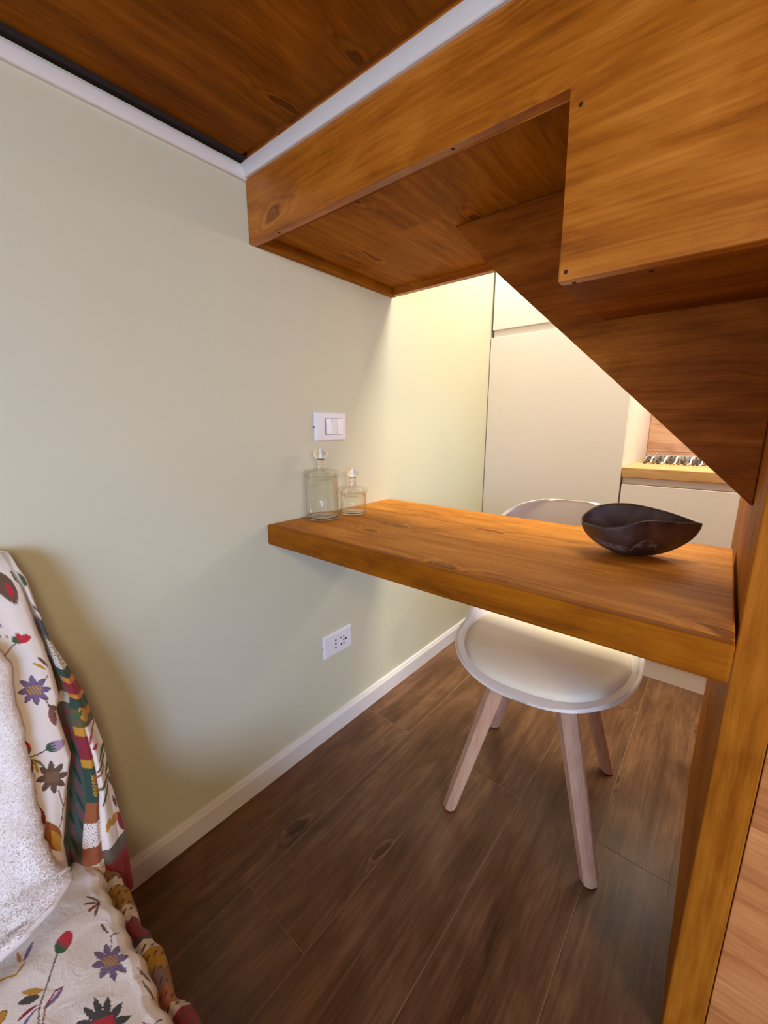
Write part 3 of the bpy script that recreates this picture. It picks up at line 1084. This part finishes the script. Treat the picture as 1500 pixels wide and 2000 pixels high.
for rr, cc in ((-0.4, OLIVE), (-0.9, MUST), (-1.4, BROWN), (-1.9, GREEN)):
    PR.comma((.0600, .5420), 30, 4, rr, -7, cc)
PR.flower((.0764, .5073), 31, 0.1, BROWN, lin(78, 58, 42), lin(122, 92, 66), False)
PR.stem([(.079, .487), (.080, .465), (.074, .447), (.068, .440)], 1.2, BROWN)
PR.comma((.079, .462), 18, 3, 0.9, 3, ORANGE)
PR.leaf((.0555, .470), 20, 7, -1.2, CRIM)
PR.leaf((.0620, .4380), 34, 16, -1.2, lin(150, 84, 30))
PR.leaf((.0640, .4300), 26, 9, -1.2, MUST)
# the rest of the cover, out to the far end
r2 = random.Random(3)
for i in range(44):
    c = (r2.uniform(-0.47, 0.03), r2.uniform(.34, .78))
    q = i % 4
    if q == 0:
        PR.flower(c, r2.uniform(26, 36), r2.uniform(0, 1), PURP, lin(92, 74, 96), MUST)
    elif q == 1:
        PR.bud(c, r2.uniform(17, 24), r2.uniform(0, 3), RED, GREEN)
    elif q == 2:
        PR.leaf(c, 30, 10, r2.uniform(0, 3), BROWN)
    else:
        for rr in (0.2, .7, 1.2):
            PR.comma(c, 34, 4, rr + r2.uniform(0, 3), 7, OLIVE)
# gathered inner fold: dark teal with plum streaks
ns = np.sin(Y_ * 900 + Z_ * 60) + np.sin(Z_ * 140 + Y_ * 300)
m1 = zone == 1
PR.zone(m1, lin(206, 190, 172))
PR.zone(m1 & (Z_ < .715) & (Z_ > .69), LILAC * 0.7)
PR.zone(m1 & (Z_ < .655) & (Z_ > .60), lin(112, 82, 52))
PR.zone(m1 & (Z_ < .645) & (Z_ > .615) & (ns > 0), TEAL)
PR.zone(m1 & (Z_ < .585), lin(92, 74, 60))
PR.zone(m1 & (Z_ < .575) & (ns > .4), CRIM)
PR.zone(m1 & (Z_ < .53), lin(66, 82, 70))
PR.zone(m1 & (Z_ < .53) & (ns > .9), lin(120, 66, 70))
PR.zone(m1 & (Z_ < .53) & (ns < -1.1), lin(34, 50, 42))
# outer pleats: patchwork strips
m2 = zone >= 2
tE = np.zeros_like(Y_)
Vz, Ez = np.interp(Z_, zV, vV), np.interp(Z_, zE, vE)
tE = np.clip((Y_ - Vz) / (Ez - Vz + 1e-6), 0, 1)
tE[zone == 3] = 1.0
zz = Z_ + 0.010 * tE - 0.004
sp = np.sin(Y_ * 1500) * np.sin(Z_ * 1300)
for z0, z1, cc in ((.735, .728, CHAR), (.716, .690, TEAL), (.690, .683, lin(80, 96, 60)), (.683, .638, lin(226, 216, 200)), (.638, .624, TEAL), (.624, .615, ORANGE), (.615, .597, CRIM),
                   (.597, .590, ORANGE), (.590, .575, TEAL), (.575, .548, lin(96, 84, 50))):
    PR.zone(m2 & (zz < z0) & (zz > z1), cc)
PR.zone(m2 & (zz < .683) & (zz > .638) & (sp > .55), CHAR)
PR.leaf((.124, .662), 26, 12, -1.1, MUST * 0.8)
PR.leaf((.128, .565), 20, 10, -1.0, MUST)
PR.leaf((.138, .561), 16, 8, 0.5, ORANGE)
PR.leaf((.121, .567), 18, 5, 0.9, GREEN)
lowL = m2 & (tE < 0.42)
PR.zone(lowL & (zz < .548) & (zz > .525), MUST)
PR.zone(lowL & (zz < .535) & (zz > .500), CRIM)
PR.zone(lowL & (zz < .500) & (zz > .488), MUST)
PR.zone(lowL & (zz < .488) & (zz > .440), TEAL)
PR.zone(lowL & (zz < .478) & (zz > .448) & (sp > -.1) & (tE > .2), MUST)
PR.zone(lowL & (zz < .440) & (zz > .415), lin(150, 84, 44))
PR.zone(lowL & (zz < .415) & (sp > .72), CHAR)
right = m2 & (tE >= 0.42)
keep = PR.col.copy()
for (c, ln, w, rot, cc) in (((.1355, .535), 24, 3, 0.9, lin(176, 70, 80)), ((.130, .528), 20, 3, 1.3, lin(176, 70, 80)), ((.1330, .512), 9, 5, 0.3, RED),
                            ((.1420, .497), 24, 5, -2.2, GREEN), ((.1370, .484), 26, 4, 0.9, BROWN), ((.1440, .470), 24, 4, 1.2, GREEN), ((.1330, .474), 20, 3, 0.8, lin(160, 80, 70)),
                            ((.1360, .455), 28, 5, 0.6, OLIVE), ((.1430, .447), 22, 4, -1.1, OLIVE), ((.1320, .440), 26, 4, 1.1, GREEN), ((.1420, .415), 16, 4, -1.2, BROWN),
                            ((.1360, .396), 18, 10, 0.3, MUST), ((.1250, .400), 14, 7, 1.2, MUST), ((.1440, .382), 24, 9, -1.2, CRIM)):
    PR.leaf(c, ln, w, rot, cc)
PR.col[~m2] = keep[~m2]
PR.zone(right & (zz < .372) & (zz > .352), lin(100, 86, 70))
PR.zone(right & (zz < .352), CRIM)
PR.zone(lowL & (zz < .385) & (zz > .362), lin(150, 80, 44))
me = grid_mesh('back_cover', rowsP)
put_print(me, PR.col)
link('back_cover', me, m_fabric, sofa, True)

wr = random.Random(21)
WAVES = [(wr.uniform(35, 190), wr.uniform(0, math.pi), wr.uniform(0, 6.28)) for _ in range(16)]


def wrinkle(u, v):
    h = 0
    for k, a_, p_ in WAVES:
        h = h + (0.055 / k) * np.sin(k * (math.cos(a_) * u + math.sin(a_) * v) + p_ + 0.8 * np.sin(23 * u - 17 * v + p_))
    return h * 0.6


# seat cover: flat top, rolled edge, flared and gathered drape at the end
xs = np.concatenate([np.linspace(0.14, 0.56, 420), np.linspace(0.56, 0.79, 120)[1:]])
nE = 110
rowsS, zoneS, tS = [], [], []
for x in xs:
    fr = np.clip((x - 0.70) / 0.09, 0, 1)
    ztop = 0.372 - 0.27 * fr ** 3
    wob = 0.0020 * np.sin(x * 75 + 0.7) + 0.0015 * np.sin(x * 170)
    edge = 0.086 + wob
    yA = np.concatenate([np.linspace(-1.31, -0.60, 40, endpoint=False), np.linspace(-0.60, -0.10, 210, endpoint=False), np.linspace(-0.10, edge, 150, endpoint=False)])
    t = np.linspace(0, 1, nE)
    # drape path from the roll: dip, second ridge, then hanging folds
    pth_y = np.interp(t, [0, .06, .12, .18, .26, .34, .45, .7, 1.0], [0, .009, .014, .017, .026, .034, .038, .046, .052])
    pth_z = np.interp(t, [0, .06, .12, .18, .26, .34, .45, .7, 1.0], [0, -.004, -.016, -.028, -.022, -.030, -.072, -.19, -.33])
    fold = 0.006 * np.sin(x * 62 + 1.0 + 2.5 * t) * np.clip((t - .15) / .3, 0, 1)
    yy = np.concatenate([yA, edge + pth_y + fold])
    topz = ztop + np.clip(wrinkle(x, yA), -0.004, 0.004)
    topz -= 0.004 * np.clip((yA - 0.03) / .05, 0, 1) ** 2
    zz_ = np.concatenate([topz, topz[-1] + pth_z])
    rowsS.append(np.stack([np.full_like(yy, x), yy, np.maximum(zz_, 0.03)], -1))
    zoneS.append(np.concatenate([np.zeros(len(yA)), np.ones(nE)]))
    tS.append(np.concatenate([np.zeros(len(yA)), t]))
rowsS, zoneS, tS = np.array(rowsS), np.array(zoneS), np.array(tS)
Xs, Ys = rowsS[..., 0], rowsS[..., 1]
PS = Print(Xs, Ys, [(4.83e-4, 4.11e-4), (5.88e-4, -1.84e-4)])


def sp_(px, py):
    """cloth position from offsets measured on the seat (origin at the red bud)"""
    return (0.337 + px * 4.83e-4 + py * 5.88e-4, 0.0424 + px * 4.11e-4 - py * 1.84e-4)


r3 = random.Random(5)
for i in range(56):
    c = (r3.uniform(.30, .74), r3.uniform(-0.57, -0.06))
    q = i % 4
    if q == 0:
        PS.flower(c, r3.uniform(28, 40), r3.uniform(0, 1), PURP, lin(92, 74, 96), MUST)
    elif q == 1:
        PS.bud(c, r3.uniform(19, 27), r3.uniform(0, 3), RED, GREEN)
    elif q == 2:
        PS.leaf(c, 30, 10, r3.uniform(0, 3), BROWN)
    else:
        for rr in (0.2, .7, 1.2):
            PS.comma(c, 34, 4, rr + r3.uniform(0, 3), 7, OLIVE)
PS.stem([sp_(-9, 12), sp_(-20, 60), sp_(-32, 110), sp_(-30, 145), sp_(-24, 150)], 1.5, BROWN)
PS.bud(sp_(0, -2), 25, 1.05, RED, GREEN)
PS.stem([sp_(-24, 150), sp_(-22, 110), sp_(-8, 85), sp_(5, 78)], 1.4, CRIM)
PS.comma(sp_(-22, 112), 42, 4, 0.75, 5, PURP)
PS.leaf(sp_(-52, 98), 20, 7, 0.3, CHAR)
PS.leaf(sp_(-48, 85), 20, 6, 0.1, MUST)
PS.comma(sp_(-34, 106), 40, 3, 3.6, 8, CRIM)
PS.comma(sp_(-34, 110), 46, 3, 3.9, 10, PURP)
PS.flower(sp_(89, 33), 34, 0.25, PURP, lin(92, 74, 96), MUST)
PS.stem([sp_(92, 5), sp_(90, -18), sp_(106, -25)], 1.1, BROWN)
PS.comma(sp_(86, -22), 26, 4, 2.4, -5, BROWN)
for rr in (2.5, 3.1, 3.7, 4.2):
    PS.comma(sp_(68, -88), 34, 4, rr, 6, (BROWN, CRIM, BROWN, OLIVE)[int(rr * 1.6) % 4])
PS.leaf(sp_(-68, 14), 22, 4, 1.3, PURP)
PS.leaf(sp_(-84, 24), 14, 4, 2.0, ORANGE)
PS.stem([sp_(-70, 36), sp_(-82, 58), sp_(-128, 70)], 2.2, MUST)
PS.flower(sp_(-117, 145), 42, 0.0, MUST, lin(150, 104, 30), RED, True)
PS.flower(sp_(81, 140), 46, 0.4, CHAR, lin(56, 52, 48), RED, False, 12)
PS.leaf(sp_(75, 150), 14, 9, 1.5, RED)
PS.leaf(sp_(-30, 152), 36, 9, 0.0, GREEN)
PS.comma(sp_(143, 130), 26, 4, -0.6, 4, RED)
PS.stem([sp_(160, 140), sp_(170, 128), sp_(178, 124)], 1.1, CHAR)
PS.comma(sp_(140, 40), 30, 4, -0.9, 5, BROWN)
PS.comma(sp_(146, 62), 36, 4, -1.0, 6, BROWN)
# patchwork strips on the hanging end
mS = zoneS > 0.5
ss = Xs + 0.004 * np.sin(tS * 9)
PS.zone(mS & (tS > .10), lin(214, 198, 178))
for x0, x1, cc in ((.24, .275, lin(150, 112, 70)), (.275, .290, lin(216, 200, 180)), (.290, .330, MUST * 0.75), (.330, .352, lin(214, 196, 176)), (.352, .385, CRIM), (.385, .392, CHAR), (.392, .408, lin(220, 206, 188)),
                   (.408, .435, MUST * 0.8), (.435, .458, lin(140, 110, 110)), (.458, .480, lin(176, 104, 62)), (.480, .492, lin(206, 188, 170)), (.492, .545, CRIM), (.545, .57, lin(224, 212, 196)), (.57, .62, TEAL), (.62, .70, MUST)):
    PS.zone(mS & (tS > .13) & (ss > x0) & (ss < x1), cc)
PS.zone(mS & (tS > .16) & (np.sin(Xs * 520 + tS * 20) * np.sin(tS * 40 + Xs * 130) > .62), lin(90, 64, 44))
me = grid_mesh('seat_cover', rowsS)
put_print(me, PS.col)
link('seat_cover', me, m_fabric, sofa, True)

# ------------------------------------------------------------------ white fleece on the sofa
def fleece_material():
    T = NT('white_fleece')
    v = T.coords('X', 'Y')
    nz = T.noise(v, 160, 5, 0.7, 0.6)
    T.l(T.ramp(nz, [(0.3, srgb(240, 231, 224)), (0.7, srgb(250, 245, 242))]), T.bsdf.inputs['Base Color'])
    T.bsdf.inputs['Roughness'].default_value = 0.95
    T.bsdf.inputs['Specular IOR Level'].default_value = 0.05
    T.bsdf.inputs['Sheen Weight'].default_value = 0.4
    T.bump(T.noise(v, 420, 4, 0.7), 0.3, 0.003)
    return T.m


m_fleece = fleece_material()
fz = thing('fleece_throw', 'fluffy white fleece throw lying over the floral sofa back', 'throw', (0.22, -0.3, 0.372))
zG = [.36, .382, .400, .415, .437, .491, .532, .594, .622, .675, .70, .72]
vG = [.066, .070, .062, .056, .054, .055, .057, .059, .058, .062, .052, .030]
# path down the back, round the crease and out over the seat
pth = [(0.3835 - 0.35 * z, z) for z in (.715, .69, .64, .59, .54, .49, .455)]
pth += [(0.2385, .424), (0.2545, .4005), (0.2745, .3865), (0.295, .3800), (0.310, .3780), (0.324, .3772)]
pc = smooth_curve(pth, 220)
dpc = np.gradient(pc, axis=0)
nrm = np.stack([-dpc[:, 1], dpc[:, 0]], 1)
nrm /= np.linalg.norm(nrm, axis=1, keepdims=True)
nrm *= np.where(nrm[:, :1] + nrm[:, 1:] > 0, 1, -1)
s_ = np.linspace(0, 1, len(pc))
nu = 170
Pf = np.zeros((len(pc), nu + 1, 3))
xx = np.linspace(0, 1, nu + 1) ** 0.45
for i in range(len(pc)):
    px, pz = pc[i]
    if px < 0.262 and i < 150:
        g = np.interp(pz, zG, vG)
    else:
        g = np.interp(px, [.25, .275, .295, .31, .325], [.068, .070, .045, .012, -.07])
    g += 0.0009 * math.sin(i * 0.37) * math.sin(i * 0.113 + 1) + 0.0006 * math.sin(i * 0.71 + 2 * math.sin(i * 0.09))
    y = -1.1 + (g + 1.1) * xx
    de = g - y
    th = 0.016 * np.sqrt(np.clip(1 - (1 - np.clip(de / 0.022, 0, 1)) ** 2, 0, 1))
    ends = min(1.0, s_[i] / 0.03, (1 - s_[i]) / 0.04) ** 0.5
    th = th * ends + 0.0012
    lump = 1.3 * wrinkle(s_[i] * 0.42 + 0.3, y) + 0.0004 * np.sin(y * 310 + i * .6) * np.sin(i * .9 + y * 100)
    th = th + lump * np.clip(de / .02, 0, 1) * ends
    Pf[i, :, 0] = px + nrm[i, 0] * (th + 0.011)
    Pf[i, :, 1] = y
    Pf[i, :, 2] = pz + nrm[i, 1] * (th + 0.008)
me = grid_mesh('pelt', Pf)
pelt = link('pelt', me, m_fleece, fz, True)
md = pelt.modifiers.new('thick', 'SOLIDIFY')
md.thickness = 0.003
md.offset = -1
# pile: short curled tufts
tv, tf = [], []
r4 = random.Random(11)
NI = len(pc)
for q in range(24000):
    i = r4.randrange(2, NI - 2)
    j = int(nu * (1 - r4.random() ** 1.6 * 0.55)) - 1
    j = max(2, min(nu - 1, j))
    p = Pf[i, j]
    du = Pf[i, j + 1] - Pf[i, j - 1]
    dv = Pf[i + 1, j] - Pf[i - 1, j]
    n = np.cross(du, dv)
    n /= np.linalg.norm(n) + 1e-12
    if n[0] + n[2] < 0:
        n = -n
    edge = j > nu - 4
    ln = r4.uniform(.0022, .0044)
    dr = n * (0.9 if not edge else 0.4) + np.array([r4.uniform(-.7, .7), r4.uniform(-.7, .7) + (0.6 if edge else 0), r4.uniform(-.9, .4)])
    dr /= np.linalg.norm(dr)
    sd = np.cross(dr, n + 1e-3)
    sd /= np.linalg.norm(sd) + 1e-12
    w = 0.0004
    b0 = len(tv)
    base = p - n * 0.001
    mid = base + dr * ln * 0.6
    tip = base + dr * ln + np.array([r4.uniform(-.001, .001)] * 3)
    nn = np.cross(sd, dr)
    tv += [base + sd * w, base - sd * w * .5 + nn * w, base - sd * w * .5 - nn * w, mid + sd * w * .8, mid - sd * w * .4 + nn * w * .7, mid - sd * w * .4 - nn * w * .7, tip]
    tf += [(b0, b0 + 1, b0 + 4, b0 + 3), (b0 + 1, b0 + 2, b0 + 5, b0 + 4), (b0 + 2, b0, b0 + 3, b0 + 5), (b0 + 3, b0 + 4, b0 + 6), (b0 + 4, b0 + 5, b0 + 6), (b0 + 5, b0 + 3, b0 + 6)]
me = bpy.data.meshes.new('pile')
me.from_pydata([tuple(v) for v in tv], [], tf)
pile = link('pile', me, m_fleece, fz, True)
pile['kind'] = 'stuff'
